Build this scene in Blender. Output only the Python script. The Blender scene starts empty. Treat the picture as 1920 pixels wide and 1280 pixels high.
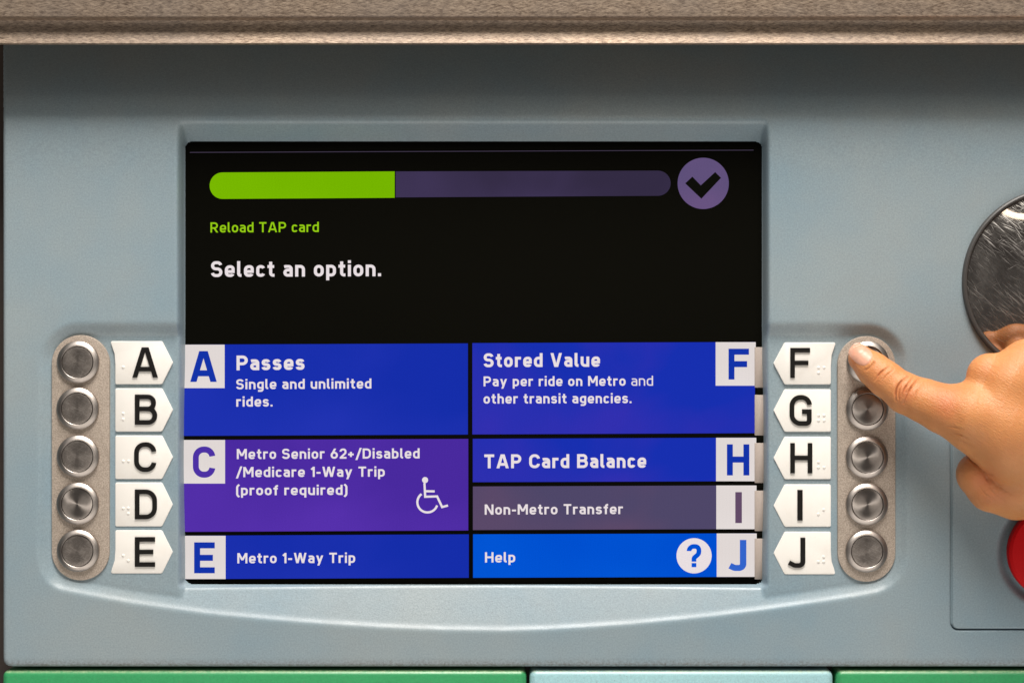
import bpy, math, random
import numpy as np
from mathutils import Vector
random.seed(7); rng = np.random.default_rng(7)
sc = bpy.context.scene
COL = sc.collection
S = 0.00028            # metres per unit of the drawing grid (a 15 inch screen is 1080 units wide)
D = 3200.0             # camera distance in the same units
CX, CY = 960.0, 640.0

# ------------------------------------------------------------------ camera, world, lights
cam = bpy.data.objects.new('camera', bpy.data.cameras.new('camera'))
COL.objects.link(cam); sc.camera = cam
cam.location = (0, -D*S, 0); cam.rotation_euler = (math.radians(90), 0, 0)
cam.data.sensor_width = 36; cam.data.lens = 36*D/1920
cam.data.clip_start = 0.01; cam.data.clip_end = 50

world = bpy.data.worlds.new('World'); sc.world = world; world.use_nodes = True
bg = world.node_tree.nodes['Background']
bg.inputs[0].default_value = (1.0, 0.96, 0.92, 1); bg.inputs[1].default_value = 0.08

def area(name, loc, target, size, power, color, sy=None):
    l = bpy.data.lights.new(name, 'AREA'); l.energy = power; l.color = color
    l.shape = 'RECTANGLE'; l.size = size; l.size_y = sy or size
    o = bpy.data.objects.new(name, l); COL.objects.link(o); o.location = loc
    o.rotation_euler = (Vector(target)-Vector(loc)).to_track_quat('-Z', 'Y').to_euler()
    return o
area('ceiling_lamp', (0.10, -0.77, 1.55), (0.02, 0, 0), 0.75, 61, (1.0, 0.955, 0.90), 0.85)
area('floor_bounce', (0.1, -1.2, -1.5), (0, 0, 0), 3.0, 27, (1.0, 0.94, 0.87), 1.6)

sc.view_settings.view_transform = 'Standard'; sc.view_settings.look = 'None'
sc.view_settings.exposure = 0; sc.view_settings.gamma = 1

# ------------------------------------------------------------------ helpers
def W(x, y, h):                 # drawing grid (plane position, height above the panel) -> metres
    return ((x-CX)*S, -h*S, (CY-y)*S)
def F(x, y, h):                 # where a feature seen at x,y stands when it is h above the panel
    k = (D-h)/D
    return (CX+(x-CX)*k, CY+(y-CY)*k)
WL = {}
def link(name, me, parent=None, loc=(0, 0, 0), mat=None, smooth=False, label=None, kind=None):
    o = bpy.data.objects.new(name, me); COL.objects.link(o)
    if mat is not None and me is not None and not me.materials: me.materials.append(mat)
    if smooth and me is not None: me.polygons.foreach_set('use_smooth', [True]*len(me.polygons))
    WL[o] = Vector(loc)
    if parent is not None:
        o.parent = parent; o.location = Vector(loc)-WL[parent]
    else: o.location = loc
    if label: o['label'] = label
    if kind: o['kind'] = kind
    return o
def mesh(name, verts, faces):
    me = bpy.data.meshes.new(name); me.from_pydata([tuple(v) for v in verts], [], faces); me.update(); return me
def L(c):                       # sRGB 0..255 -> linear
    out = []
    for v in c:
        v /= 255.0; out.append(v/12.92 if v <= 0.04045 else ((v+0.055)/1.055)**2.4)
    return out+[1.0]

# ------------------------------------------------------------------ materials
class NT:
    def __init__(s, name):
        s.m = bpy.data.materials.new(name); s.m.use_nodes = True; s.t = s.m.node_tree
        s.b = s.t.nodes['Principled BSDF']; s.out = s.t.nodes['Material Output']
    def n(s, typ, **kw):
        nd = s.t.nodes.new(typ)
        for k, v in kw.items():
            if k.startswith('_'): setattr(nd, k[1:], v)
        return nd
    def lk(s, a, b): s.t.links.new(a, b)
    def coord(s, scale=(1, 1, 1), rot=(0, 0, 0), src='Object'):
        tc = s.n('ShaderNodeTexCoord'); mp = s.n('ShaderNodeMapping')
        if any(rot): mp.vector_type = 'TEXTURE'; scale = [1/v for v in scale]
        mp.inputs['Scale'].default_value = scale; mp.inputs['Rotation'].default_value = rot
        s.lk(tc.outputs[src], mp.inputs[0]); return mp.outputs[0]
    def noise(s, scale, detail=3, rough=.5, dist=0, vec=None):
        n = s.n('ShaderNodeTexNoise'); n.inputs['Scale'].default_value = scale; n.inputs['Detail'].default_value = detail
        n.inputs['Roughness'].default_value = rough; n.inputs['Distortion'].default_value = dist
        s.lk(vec if vec is not None else s.coord(), n.inputs['Vector']); return n.outputs[0]
    def ramp(s, fac, stops):
        r = s.n('ShaderNodeValToRGB'); e = r.color_ramp.elements
        while len(e) < len(stops): e.new(0.5)
        for i, (p, c) in enumerate(stops):
            e[i].position = p; e[i].color = c if hasattr(c, '__len__') else (c, c, c, 1)
        s.lk(fac, r.inputs[0]); return r.outputs[0]
    def mix(s, fac, a, b, mode='MIX'):
        m = s.n('ShaderNodeMix', _data_type='RGBA', _blend_type=mode)
        for v, i in ((fac, 0), (a, 6), (b, 7)):
            if hasattr(v, 'is_output'): s.lk(v, m.inputs[i])
            elif hasattr(v, '__len__'): m.inputs[i].default_value = v
            else: m.inputs[i].default_value = v if i == 0 else (v, v, v, 1)
        return m.outputs[2]
    def math(s, op, a, b=0.0, c=0.0, clamp=False):
        m = s.n('ShaderNodeMath', _operation=op, _use_clamp=clamp)
        for i, v in enumerate((a, b, c)):
            if hasattr(v, 'is_output'): s.lk(v, m.inputs[i])
            else: m.inputs[i].default_value = v
        return m.outputs[0]
    def bump(s, h, strength, dist, normal=None):
        b = s.n('ShaderNodeBump'); b.inputs['Strength'].default_value = strength; b.inputs['Distance'].default_value = dist
        s.lk(h, b.inputs['Height'])
        if normal is not None: s.lk(normal, b.inputs['Normal'])
        return b.outputs[0]
    def set(s, **kw):
        for k, v in kw.items():
            i = s.b.inputs[k.replace('_', ' ')]
            if hasattr(v, 'is_output'): s.lk(v, i)
            else: i.default_value = v
        return s.m

def paint_mat(name, c, c2, dirt=0.0, rough=.36, grain=.14):
    t = NT(name)
    big = t.noise(9, 4, .6); mid = t.noise(55, 4, .6); fine = t.noise(1150, 3, .7); speck = t.noise(700, 2, .7)
    col = t.mix(t.ramp(big, [(.35, 0.0), (.65, 1.0)]), c, c2)
    col = t.mix(t.ramp(mid, [(.3, 0.0), (.75, .35)]), col, [v*.9 for v in c2[:3]]+[1])
    g = t.ramp(fine, [(.3, 1-grain), (.7, 1+grain)])
    gm = t.math('MULTIPLY_ADD', fine, grain*5, 1-grain*2.5)
    col = t.mix(1.0, col, gm, 'MULTIPLY')
    col = t.mix(t.ramp(speck, [(.66, 0.0), (.74, .35)]), col, (.16, .15, .13, 1))
    if dirt:
        tc = t.n('ShaderNodeTexCoord'); sp = t.n('ShaderNodeSeparateXYZ'); t.lk(tc.outputs['Object'], sp.inputs[0])
        edge = t.math('MULTIPLY_ADD', sp.outputs[2], -250.0, -250.0*0.1655, clamp=True)
        d = t.math('MULTIPLY', edge, t.ramp(t.noise(700, 5, .7), [(.42, 0.0), (.66, 1.0)]))
        d = t.math('MULTIPLY', d, dirt)
        col = t.mix(d, col, (.10, .075, .055, 1))
        # rubbed stains of a handled panel
        st = t.ramp(t.noise(18, 6, .7, .6), [(.55, 0.0), (.72, .16)])
        col = t.mix(st, col, (.27, .27, .26, 1))
    else:
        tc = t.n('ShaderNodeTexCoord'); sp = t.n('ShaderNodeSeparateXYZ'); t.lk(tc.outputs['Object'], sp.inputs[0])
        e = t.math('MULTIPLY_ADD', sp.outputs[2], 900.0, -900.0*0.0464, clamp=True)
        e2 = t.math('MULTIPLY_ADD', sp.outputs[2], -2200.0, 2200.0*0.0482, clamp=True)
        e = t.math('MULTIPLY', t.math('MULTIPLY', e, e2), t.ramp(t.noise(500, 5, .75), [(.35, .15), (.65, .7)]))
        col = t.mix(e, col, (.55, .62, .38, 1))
    nrm = t.bump(t.noise(1500, 2, .5), .22, .00025)
    return t.set(Base_Color=col, Roughness=t.math('MULTIPLY_ADD', mid, .2, rough-.1), Normal=nrm, Specular_IOR_Level=.55)

M = {}
M['panel'] = paint_mat('blue_grey_paint', (.225, .315, .37, 1), (.29, .345, .365, 1), .75)
M['green'] = paint_mat('green_paint', (.035, .30, .105, 1), (.05, .33, .13, 1), 0, .38)
M['cyan'] = paint_mat('light_blue_paint', (.33, .56, .60, 1), (.36, .60, .62, 1), 0, .38)
def simple(name, c, rough=.5, metal=0.0, grain=0.0, gs=1500, bump=0.0, spec=.5):
    t = NT(name)
    if grain:
        n = t.noise(gs, 3, .7); f = t.math('MULTIPLY_ADD', n, grain*2, 1-grain)
        t.set(Base_Color=t.mix(1.0, c, f, 'MULTIPLY'))
        if bump: t.set(Normal=t.bump(n, bump, .0002))
    else: t.set(Base_Color=c)
    return t.set(Roughness=rough, Metallic=metal, Specular_IOR_Level=spec)
M['dark'] = simple('dark_cabinet', (.014, .012, .011, 1), .8, 0, .3, 200)
M['brown'] = simple('brown_frame', (.05, .035, .028, 1), .6, 0, .3, 200)
M['plaque'] = simple('white_plaque', (.88, .845, .79, 1), .45, 0, .035, 900, .12)
M['ink'] = simple('black_letter', (.008, .007, .006, 1), .5, 0, .3, 1500, .1, .25)
M['rimrubber'] = simple('mirror_rim', (.06, .056, .053, 1), .45, 0, .2, 900, .2)
M['red'] = simple('red_button', (.62, .003, .006, 1), .6, 0, .15, 1800, .2, .2)
M['glass'] = simple('screen_black', (.0042, .0040, .0029, 1), .5, 0, 0, spec=0)
M['tab'] = simple('beige_tab', (.37, .305, .265, 1), .6, 0, .12, 500, .1)

t = NT('white_plaque')
age = t.ramp(t.noise(70, 5, .7), [(.5, 0.0), (.8, .28)]); sp_ = t.ramp(t.noise(900, 3, .7), [(.66, 0.0), (.74, .4)])
col = t.mix(age, (.88, .845, .79, 1), (.74, .66, .55, 1)); col = t.mix(sp_, col, (.62, .56, .48, 1))
M['plaque'] = t.set(Base_Color=col, Roughness=.45, Normal=t.bump(t.noise(900, 3, .6), .12, .0002))
# sand blasted plate
t = NT('blasted_plate')
n1 = t.noise(1600, 2, .6); n2 = t.noise(90, 4, .6)
col = t.mix(t.ramp(n1, [(.35, 0.0), (.7, 1.0)]), (.33, .27, .22, 1), (.56, .47, .39, 1))
col = t.mix(t.ramp(n2, [(.5, 0.0), (.8, .4)]), col, (.20, .165, .13, 1))
M['plate'] = t.set(Base_Color=col, Metallic=.25, Roughness=.6, Normal=t.bump(n1, .35, .0002))

# brushed steel of the hood
def hood_mat():
    t = NT('brushed_steel_hood')
    v = t.coord((300, 1350, 1350), (0, math.radians(14), 0)); a = t.noise(1, 4, .75, .3, v)
    v2 = t.coord((320, 1250, 1250), (0, math.radians(-12), 0)); b = t.noise(1, 3, .75, .2, v2)
    m = t.math('ADD', t.math('MULTIPLY', a, .5), t.math('MULTIPLY', b, .5))
    col = t.mix(t.ramp(m, [(.38, 0.0), (.62, 1.0)]), (.13, .09, .065, 1), (.50, .39, .295, 1))
    col = t.mix(t.ramp(t.noise(24, 4, .6), [(.4, 0.0), (.7, .35)]), col, (.25, .22, .20, 1))
    return t.set(Base_Color=col, Metallic=.7, Roughness=.52, Normal=t.bump(m, .5, .0003))
M['hood'] = hood_mat()

def radial_metal(name, base, rough, aniso, scratch):
    t = NT(name)
    tg = t.n('ShaderNodeTangent', _direction_type='RADIAL', _axis='Y')
    tc = t.n('ShaderNodeTexCoord'); sp = t.n('ShaderNodeSeparateXYZ'); t.lk(tc.outputs['Object'], sp.inputs[0])
    r = t.math('SQRT', t.math('ADD', t.math('MULTIPLY', sp.outputs[0], sp.outputs[0]), t.math('MULTIPLY', sp.outputs[2], sp.outputs[2])))
    ring = t.n('ShaderNodeTexNoise', _noise_dimensions='1D'); ring.inputs['Scale'].default_value = 5200; ring.inputs['Detail'].default_value = 2
    t.lk(r, ring.inputs['W'])
    info = t.n('ShaderNodeObjectInfo')
    off = t.n('ShaderNodeCombineXYZ'); t.lk(t.math('MULTIPLY', info.outputs['Random'], 30.0), off.inputs[0])
    add = t.n('ShaderNodeVectorMath', _operation='ADD'); t.lk(tc.outputs['Object'], add.inputs[0]); t.lk(off.outputs[0], add.inputs[1])
    def scr(rot, sx, sz, lo, hi):
        mp = t.n('ShaderNodeMapping', _vector_type='TEXTURE'); mp.inputs['Rotation'].default_value = (0, rot, 0); mp.inputs['Scale'].default_value = (1/sx, 1, 1/sz)
        t.lk(add.outputs[0], mp.inputs[0]); return t.ramp(t.noise(1, 4, .65, .4, mp.outputs[0]), [(lo, 0.0), (hi, 1.0)])
    s1 = scr(.5, 260, 1900, .52, .66); s2 = scr(-.7, 240, 1700, .55, .68); s3 = scr(-1.3, 300, 1500, .55, .7)
    s_ = t.math('MAXIMUM', s1, t.math('MAXIMUM', s2, s3))
    col = t.mix(t.math('MULTIPLY', ring.outputs[0], .6), base, [v*1.35 for v in base[:3]]+[1])
    if scratch: col = t.mix(t.math('MULTIPLY', s_, .55*scratch), col, (.66, .60, .54, 1))
    blot = t.ramp(t.noise(230, 4, .7, 0, add.outputs[0]), [(.4, 0.0), (.75, .5)])
    col = t.mix(t.math('MULTIPLY', blot, .4+.5*scratch), col, (.12, .10, .09, 1))
    nrm = t.bump(s_, .12*scratch, .0001) if scratch else None
    t.set(Base_Color=col, Metallic=1.0, Roughness=rough, Anisotropic=aniso, Tangent=tg.outputs[0])
    if nrm is not None: t.set(Normal=nrm)
    return t.m
M['bezel'] = radial_metal('button_bezel', (.40, .36, .33, 1), .40, .5, 0.12)
M['cap_spun'] = radial_metal('button_cap_spun', (.42, .375, .34, 1), .42, .8, 0.10)
M['cap_worn'] = radial_metal('button_cap_worn', (.30, .265, .24, 1), .45, .3, 1.0)

# scratched mirror
t = NT('scratched_mirror')
acc = None
for rot, sx, sz, lo, hi in ((.75, 60, 1500, .56, .70), (.45, 75, 1900, .58, .72), (-.5, 90, 1800, .62, .74), (1.1, 80, 1700, .60, .72), (.1, 110, 1600, .64, .76), (.95, 26, 2600, .66, .72)):
    mk = t.ramp(t.noise(1, 3, .6, .25, t.coord((sx, 1, sz), (0, rot, 0))), [(lo, 0.0), (hi, 1.0)])
    gate = t.ramp(t.noise(22+sx*.1, 3, .6, 0, t.coord((1, 1, 1), (rot, 0, rot*3))), [(.38, 0.0), (.62, 1.0)])
    v = t.math('MULTIPLY', mk, gate); acc = v if acc is None else t.math('MAXIMUM', acc, v)
smear = t.ramp(t.noise(26, 5, .65, .8), [(.40, 0.0), (.75, .55)])
t.set(Base_Color=(.44, .385, .35, 1), Metallic=1.0, Roughness=.05)
g2 = t.n('ShaderNodeBsdfPrincipled'); g2.inputs['Base Color'].default_value = (.80, .76, .71, 1); g2.inputs['Metallic'].default_value = .9; g2.inputs['Roughness'].default_value = .5
mx = t.n('ShaderNodeMixShader'); brush = t.ramp(t.noise(1, 5, .75, .3, t.coord((190, 1, 1500), (0, .8, 0))), [(.35, 0.0), (.7, 1.0)])
t.lk(t.math('MAXIMUM', t.math('MULTIPLY', acc, .75), t.math('MULTIPLY', t.math('MULTIPLY', smear, brush), .55)), mx.inputs[0])
t.lk(t.b.outputs[0], mx.inputs[1]); t.lk(g2.outputs[0], mx.inputs[2]); t.lk(mx.outputs[0], t.out.inputs[0])
M['mirror'] = t.m

# skin
t = NT('skin')
big = t.noise(45, 4, .6); mid = t.noise(240, 4, .6); pore = t.n('ShaderNodeTexVoronoi', _feature='DISTANCE_TO_EDGE'); pore.inputs['Scale'].default_value = 620
t.lk(t.coord((1, 1, 1.5), (0, .5, 0)), pore.inputs['Vector'])
at = t.n('ShaderNodeAttribute', _attribute_name='redness')
col = t.mix(t.ramp(big, [(.3, 0.0), (.7, 1.0)]), (.58, .23, .078, 1), (.71, .31, .112, 1))
col = t.mix(t.ramp(mid, [(.35, 0.0), (.75, .4)]), col, (.66, .25, .085, 1))
col = t.mix(at.outputs['Fac'], col, (.62, .165, .07, 1))
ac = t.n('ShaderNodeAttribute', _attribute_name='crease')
col = t.mix(t.math('MULTIPLY', ac.outputs['Fac'], .62), col, (.30, .075, .022, 1))  # darker crease pigment, with the shade of the folds painted into the colour
ht = t.math('ADD', t.math('MULTIPLY', t.ramp(pore.outputs['Distance'], [(0.0, 0.0), (.12, 1.0)]), .5), t.noise(1500, 3, .6))
ln = t.noise(1, 3, .6, .6, t.coord((300, 300, 1300), (0, .55, 0)))
nrm = t.bump(ln, .6, .0005, t.bump(ht, .4, .0003))
M['skin'] = t.set(Base_Color=col, Roughness=.42, Specular_IOR_Level=.45, Normal=nrm, Subsurface_Weight=.2, Subsurface_Radius=(1.0, .35, .18), Subsurface_Scale=.0022)
t = NT('fingernail')
M['nail'] = t.set(Base_Color=t.mix(t.ramp(t.noise(130, 2), [(.3, 0.0), (.7, 1.0)]), (.68, .33, .22, 1), (.74, .40, .28, 1)), Roughness=.42, Subsurface_Weight=.2, Subsurface_Radius=(1, .4, .3), Subsurface_Scale=.001)

# the display's own light
def screen_mat(name, c, c2=None, scale=14, lo=.4, hi=.72, grain=.07):
    t = NT(name)
    base = L(c)
    col = base
    if c2: col = t.mix(t.ramp(t.noise(scale, 3, .5, .4), [(lo, 0.0), (hi, 1.0)]), base, L(c2))
    gr = t.math('MULTIPLY_ADD', t.noise(1800, 2, .5), grain*4, 1-grain*2)
    vs = t.n('ShaderNodeTexWave', _wave_type='BANDS', _bands_direction='X'); vs.inputs['Scale'].default_value = 420; t.lk(t.coord(), vs.inputs['Vector'])
    gr = t.math('MULTIPLY', gr, t.math('MULTIPLY_ADD', vs.outputs['Fac'], .05, .975))
    col = t.mix(1.0, col, gr, 'MULTIPLY')
    return t.set(Base_Color=(0, 0, 0, 1), Specular_IOR_Level=0, Roughness=.6, Emission_Color=col, Emission_Strength=.97)
M['s_blue'] = screen_mat('screen_blue', (24, 48, 178), (66, 48, 178), 11, .42, .82)
M['s_blue2'] = screen_mat('screen_blue_plain', (22, 46, 172), (38, 54, 184), 8)
M['s_purple'] = screen_mat('screen_purple', (74, 42, 160), (92, 52, 180), 9)
M['s_grey'] = screen_mat('screen_grey', (80, 72, 106), (108, 78, 106), 9, .45, .75)
M['s_help'] = screen_mat('screen_bright_blue', (0, 80, 210), (4, 92, 220), 9)
M['s_green'] = screen_mat('screen_green', (118, 182, 0), (124, 188, 2), 20)
M['s_bar'] = screen_mat('screen_bar', (52, 44, 68), (72, 60, 98), 10)
M['s_check'] = screen_mat('screen_check', (94, 80, 122), (110, 86, 132), 16)
M['s_white'] = screen_mat('screen_white', (236, 226, 228))
M['s_key'] = screen_mat('screen_key', (226, 217, 214), (232, 224, 222), 16, grain=.03)
M['s_lime'] = screen_mat('screen_lime', (150, 204, 22))
M['s_line'] = screen_mat('screen_line', (62, 54, 72))
M['s_black'] = screen_mat('screen_blackout', (15, 15, 11))
M['s_keyblue'] = screen_mat('key_blue', (20, 52, 170)); M['s_keypurple'] = screen_mat('key_purple', (78, 50, 166))
M['s_keygrey'] = screen_mat('key_grey', (100, 76, 104)); M['s_keymid'] = screen_mat('key_mid', (52, 102, 206))

# ------------------------------------------------------------------ stroke lettering
def rp(pts):
    """polyline from (x,y[,r]) points, corners rounded with radius r"""
    out = []; n = len(pts)
    for i, p in enumerate(pts):
        r = p[2] if len(p) > 2 else 0
        if r <= 0 or i in (0, n-1): out.append((p[0], p[1])); continue
        a = Vector(pts[i-1][:2]); b = Vector(p[:2]); c = Vector(pts[i+1][:2])
        u = (a-b).normalized(); v = (c-b).normalized()
        la = (a-b).length; lc = (c-b).length
        ang = math.acos(max(-1, min(1, u.dot(v))))
        tl = min(r/math.tan(ang/2), la*(.999 if i == 1 else .5), lc*(.999 if i == n-2 else .5)); r = tl*math.tan(ang/2)
        p0 = b+u*tl; p1 = b+v*tl; cen = b+(u+v).normalized()*(r/math.sin(ang/2))
        a0 = math.atan2(p0.y-cen.y, p0.x-cen.x); a1 = math.atan2(p1.y-cen.y, p1.x-cen.x)
        d = (a1-a0+math.pi) % (2*math.pi)-math.pi
        for k in range(9):
            t_ = a0+d*k/8; out.append((cen.x+r*math.cos(t_), cen.y+r*math.sin(t_)))
    res = [out[0]]
    for q in out[1:]:
        if abs(q[0]-res[-1][0])+abs(q[1]-res[-1][1]) > 1e-5: res.append(q)
    return res
X_ = .74
def glyph(ch, w):
    Lc = w/2; B = w/2; T = 1-w/2; xT = X_-w/2; s = []
    def add(pts, e='nn'): s.append((rp(pts), e))
    def fin(width): return s, width
    if ch == 'A':
        Wd = .86; add([(w*.56, 0), (Wd/2-.035, 1)], 'hh'); add([(Wd-w*.56, 0), (Wd/2+.035, 1)], 'hh'); add([(.21*Wd, .28), (.79*Wd, .28)]); return fin(Wd)
    if ch == 'B':
        R = .74-w/2; add([(Lc, 0), (Lc, 1)]); add([(Lc, T), (R-.04, T, .22), (R-.04, .525, .22), (Lc, .525)]); add([(Lc, .525), (R, .525, .24), (R, B, .24), (Lc, B)]); return fin(.74)
    if ch in 'CG':
        R = .73-w/2; r = (R-Lc)/2
        p = [(R+.01, .69), (R-.02, T, r), (Lc, T, r), (Lc, B, r), (R-.02 if ch == 'C' else R, B, r)]
        if ch == 'C': add(p+[(R+.01, .31)])
        else: add(p+[(R, .30), (R, .46), (R-.24, .46)])
        return fin(.73)
    if ch == 'D':
        R = .74-w/2; add([(Lc, 0), (Lc, 1)]); add([(Lc, T), (R, T, .3), (R, B, .3), (Lc, B)]); return fin(.74)
    if ch in 'EF':
        Wd = .67; add([(Lc, 0), (Lc, 1)]); add([(Lc, T), (Wd, T)]); add([(Lc, .5), (Wd-.06, .5)])
        if ch == 'E': add([(Lc, B), (Wd, B)])
        return fin(Wd)
    if ch == 'H': Wd = .74; add([(Lc, 0), (Lc, 1)]); add([(Wd-Lc, 0), (Wd-Lc, 1)]); add([(Lc, .51), (Wd-Lc, .51)]); return fin(Wd)
    if ch == 'I': add([(Lc, 0), (Lc, 1)]); return fin(w)
    if ch == 'J': R = .58-w/2; add([(R, 1), (R, B, .24), (R-.26, B, .16), (w*.42, .17)]); return fin(.58)
    if ch == 'M':
        Wd = .90; add([(Lc, 0), (Lc, 1)]); add([(Wd-Lc, 0), (Wd-Lc, 1)]); add([(w*.62, 1), (Wd/2, .30)], 'hh'); add([(Wd-w*.62, 1), (Wd/2, .30)], 'hh'); return fin(Wd)
    if ch == 'N': Wd = .78; add([(Lc, 0), (Lc, 1)]); add([(Wd-Lc, 0), (Wd-Lc, 1)]); add([(w*.6, 1), (Wd-w*.6, 0)], 'hh'); return fin(Wd)
    if ch in 'PR':
        R = .70-w/2; add([(Lc, 0), (Lc, 1)]); add([(Lc, T), (R, T, .25), (R, .44, .25), (Lc, .44)])
        if ch == 'R': add([(R-.28, .46), (R+.02, 0)], 'hh')
        return fin(.70 if ch == 'P' else .74)
    if ch in 'Ss':
        H = 1 if ch == 'S' else X_; R = (.68 if ch == 'S' else .54)-w/2; t_ = H-w/2; m = H*.515; k = (t_-m)/2; k2 = (m-B)/2
        e = .07 if ch == 'S' else .05
        add([(R-.01, t_-k*.75), (R-e, t_, k), (Lc, t_, k), (Lc, m+.01, k), (R, m-.01, k2), (R, B, k2), (Lc+e-.03, B, k2), (Lc-.01, B+k2*.75)]); return fin(R+w/2)
    if ch == 'T': Wd = .68; add([(0, T), (Wd, T)]); add([(Wd/2, 0), (Wd/2, T)]); return fin(Wd)
    if ch == 'V': Wd = .80; add([(w*.56, 1), (Wd/2-.03, 0)], 'hh'); add([(Wd-w*.56, 1), (Wd/2+.03, 0)], 'hh'); return fin(Wd)
    if ch == 'W':
        Wd = 1.14; q = Wd/4
        add([(w*.54, 1), (q+.02, 0)], 'hh'); add([(2*q, 1), (q+.05, 0)], 'hh'); add([(2*q, 1), (3*q-.05, 0)], 'hh'); add([(Wd-w*.54, 1), (3*q-.02, 0)], 'hh'); return fin(Wd)
    r = .2; Wd = .59; R = Wd-w/2
    if ch == 'a': R = .56-w/2; add([(.05, xT-.02), (.14, xT, .08), (R, xT, .17), (R, 0)]); add([(R, .42), (Lc, .42, .17), (Lc, B, .17), (R, B)]); return fin(.56)
    if ch == 'b': add([(Lc, 0), (Lc, 1)]); add([(Lc, xT), (R, xT, r), (R, B, r), (Lc, B)]); return fin(Wd)
    if ch == 'd': add([(R, 0), (R, 1)]); add([(R, xT), (Lc, xT, r), (Lc, B, r), (R, B)]); return fin(Wd)
    if ch == 'p': add([(Lc, -.24), (Lc, X_)]); add([(Lc, xT), (R, xT, r), (R, B, r), (Lc, B)]); return fin(Wd)
    if ch == 'q': add([(R, -.24), (R, X_)]); add([(R, xT), (Lc, xT, r), (Lc, B, r), (R, B)]); return fin(Wd)
    if ch == 'g': add([(R, X_), (R, -.26+w/2, .17), (.08, -.26+w/2)]); add([(R, xT), (Lc, xT, r), (Lc, B+.03, r), (R, B+.03)]); return fin(Wd)
    if ch == 'c': R = .53-w/2; add([(R, xT-.1), (R-.04, xT, .17), (Lc, xT, r), (Lc, B, r), (R-.04, B, .17), (R, B+.1)]); return fin(.53)
    if ch == 'e': add([(R-.02, B+.09), (R-.05, B, .13), (Lc, B, r), (Lc, xT, r), (R, xT, r), (R, X_*.46), (Lc, X_*.46)]); return fin(Wd)
    if ch == 'f': add([(.40, T), (.13+w/2-.02, T, .15), (.13+w/2-.02, 0)]); add([(0, xT), (.38, xT)]); return fin(.40)
    if ch == 'h': add([(Lc, 0), (Lc, 1)]); add([(Lc, xT), (R, xT, r), (R, 0)]); return fin(Wd)
    if ch == 'n': add([(Lc, 0), (Lc, X_)]); add([(Lc, xT), (R, xT, r), (R, 0)]); return fin(Wd)
    if ch == 'm': add([(Lc, 0), (Lc, X_)]); add([(Lc, xT), (.46, xT, .17), (.46, 0)]); add([(.44, xT), (.92-w/2, xT, .17), (.92-w/2, 0)]); return fin(.92)
    if ch == 'u': add([(R, 0), (R, X_)]); add([(Lc, X_), (Lc, B, r), (R, B)]); return fin(Wd)
    if ch == 'i': add([(Lc, 0), (Lc, X_)]); add([(Lc, 1-w*.86), (Lc, 1.02)]); return fin(w)
    if ch == 'l': add([(Lc, 1), (Lc, B, .12), (Lc+.17, B)]); return fin(Lc+.17)
    if ch == 'o': k = (R-Lc)/2; m = (xT+B)/2; add([(Lc, m), (Lc, xT, k), (R, xT, k), (R, B, k), (Lc, B, k), (Lc, m)]); return fin(Wd)
    if ch == 'r': add([(Lc, 0), (Lc, X_)]); add([(Lc, xT-.12), (Lc+.03, xT, .13), (.42, xT)]); return fin(.42)
    if ch == 't': c = .10+w/2; add([(c, .95), (c, B, .14), (.42, B)]); add([(0, xT), (.40, xT)]); return fin(.42)
    if ch == 'y': Wd = .64; add([(w*.54, X_), (Wd/2+.0, .0)], 'hh'); add([(Wd-w*.54, X_), (Wd/2-.12, -.24)], 'hh'); return fin(Wd)
    if ch == '1': c = .34-w/2; add([(c, 0), (c, 1)]); add([(.0+w*.2, .72), (c, .93)]); return fin(.34)
    if ch == '2': R = .62-w/2; add([(Lc, .70), (Lc, T, .22), (R, T, .22), (R, .56, .12), (Lc+.02, B+.03)]); add([(0.02, B), (.62, B)]); return fin(.62)
    if ch == '6': R = .65-w/2; k = (R-Lc)/2; add([(Lc, .33), (Lc, .60, k), (R, .60, k), (R, B, k), (Lc, B, k), (Lc, .33)]); add([(Lc+.01, .38), (R-.16, 1)], 'hh'); return fin(.65)
    if ch == '+': add([(0, .42), (.5, .42)]); add([(.25, .17), (.25, .67)]); return fin(.5)
    if ch == '-': add([(0, .40), (.36, .40)]); return fin(.36)
    if ch == '/': add([(w*.5, -.13), (.48, 1.06)], 'hh'); return fin(.50)
    if ch == '(': add([(.27, 1.05), (Lc, .86, .3), (Lc, .02, .3), (.27, -.17)]); return fin(.27)
    if ch == ')': add([(0, 1.05), (.27-Lc, .86, .3), (.27-Lc, .02, .3), (0, -.17)]); return fin(.27)
    if ch == '.': add([(Lc, 0), (Lc, w*1.02)]); return fin(w)
    if ch == '?': R = .62-w/2; c = .31; add([(Lc, .70), (Lc, T, .25), (R, T, .25), (R, .58, .2), (c, .40, .1), (c, .24)]); add([(c, 0), (c, w*.9)]); return fin(.62)
    if ch == ' ': return [], .24
    raise ValueError(ch)
def strip(pts, w, ends):
    n = len(pts); Lr = []
    P_ = [Vector(p) for p in pts]
    closed = n > 3 and (P_[0]-P_[-1]).length < 1e-4
    for i in range(n):
        if closed and i in (0, n-1): a = P_[1]-P_[0]; b = P_[-1]-P_[-2]
        else:
            a = P_[i+1]-P_[i] if i < n-1 else P_[i]-P_[i-1]; b = P_[i]-P_[i-1] if i > 0 else a
        a = a.normalized(); b = b.normalized()
        na = Vector((-a.y, a.x)); nb = Vector((-b.y, b.x)); m = (na+nb)
        m = m.normalized() if m.length > 1e-6 else na
        k = (w/2)/max(.35, m.dot(na)); off = m*k
        if not closed and ((i == 0 and ends[0] == 'h') or (i == n-1 and ends[1] == 'h')):
            off = Vector(((w/2)/max(.2, abs(a.y)), 0))
            if na.x < 0: off = -off
        Lr.append((P_[i]+off, P_[i]-off))
    return Lr, closed
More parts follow.
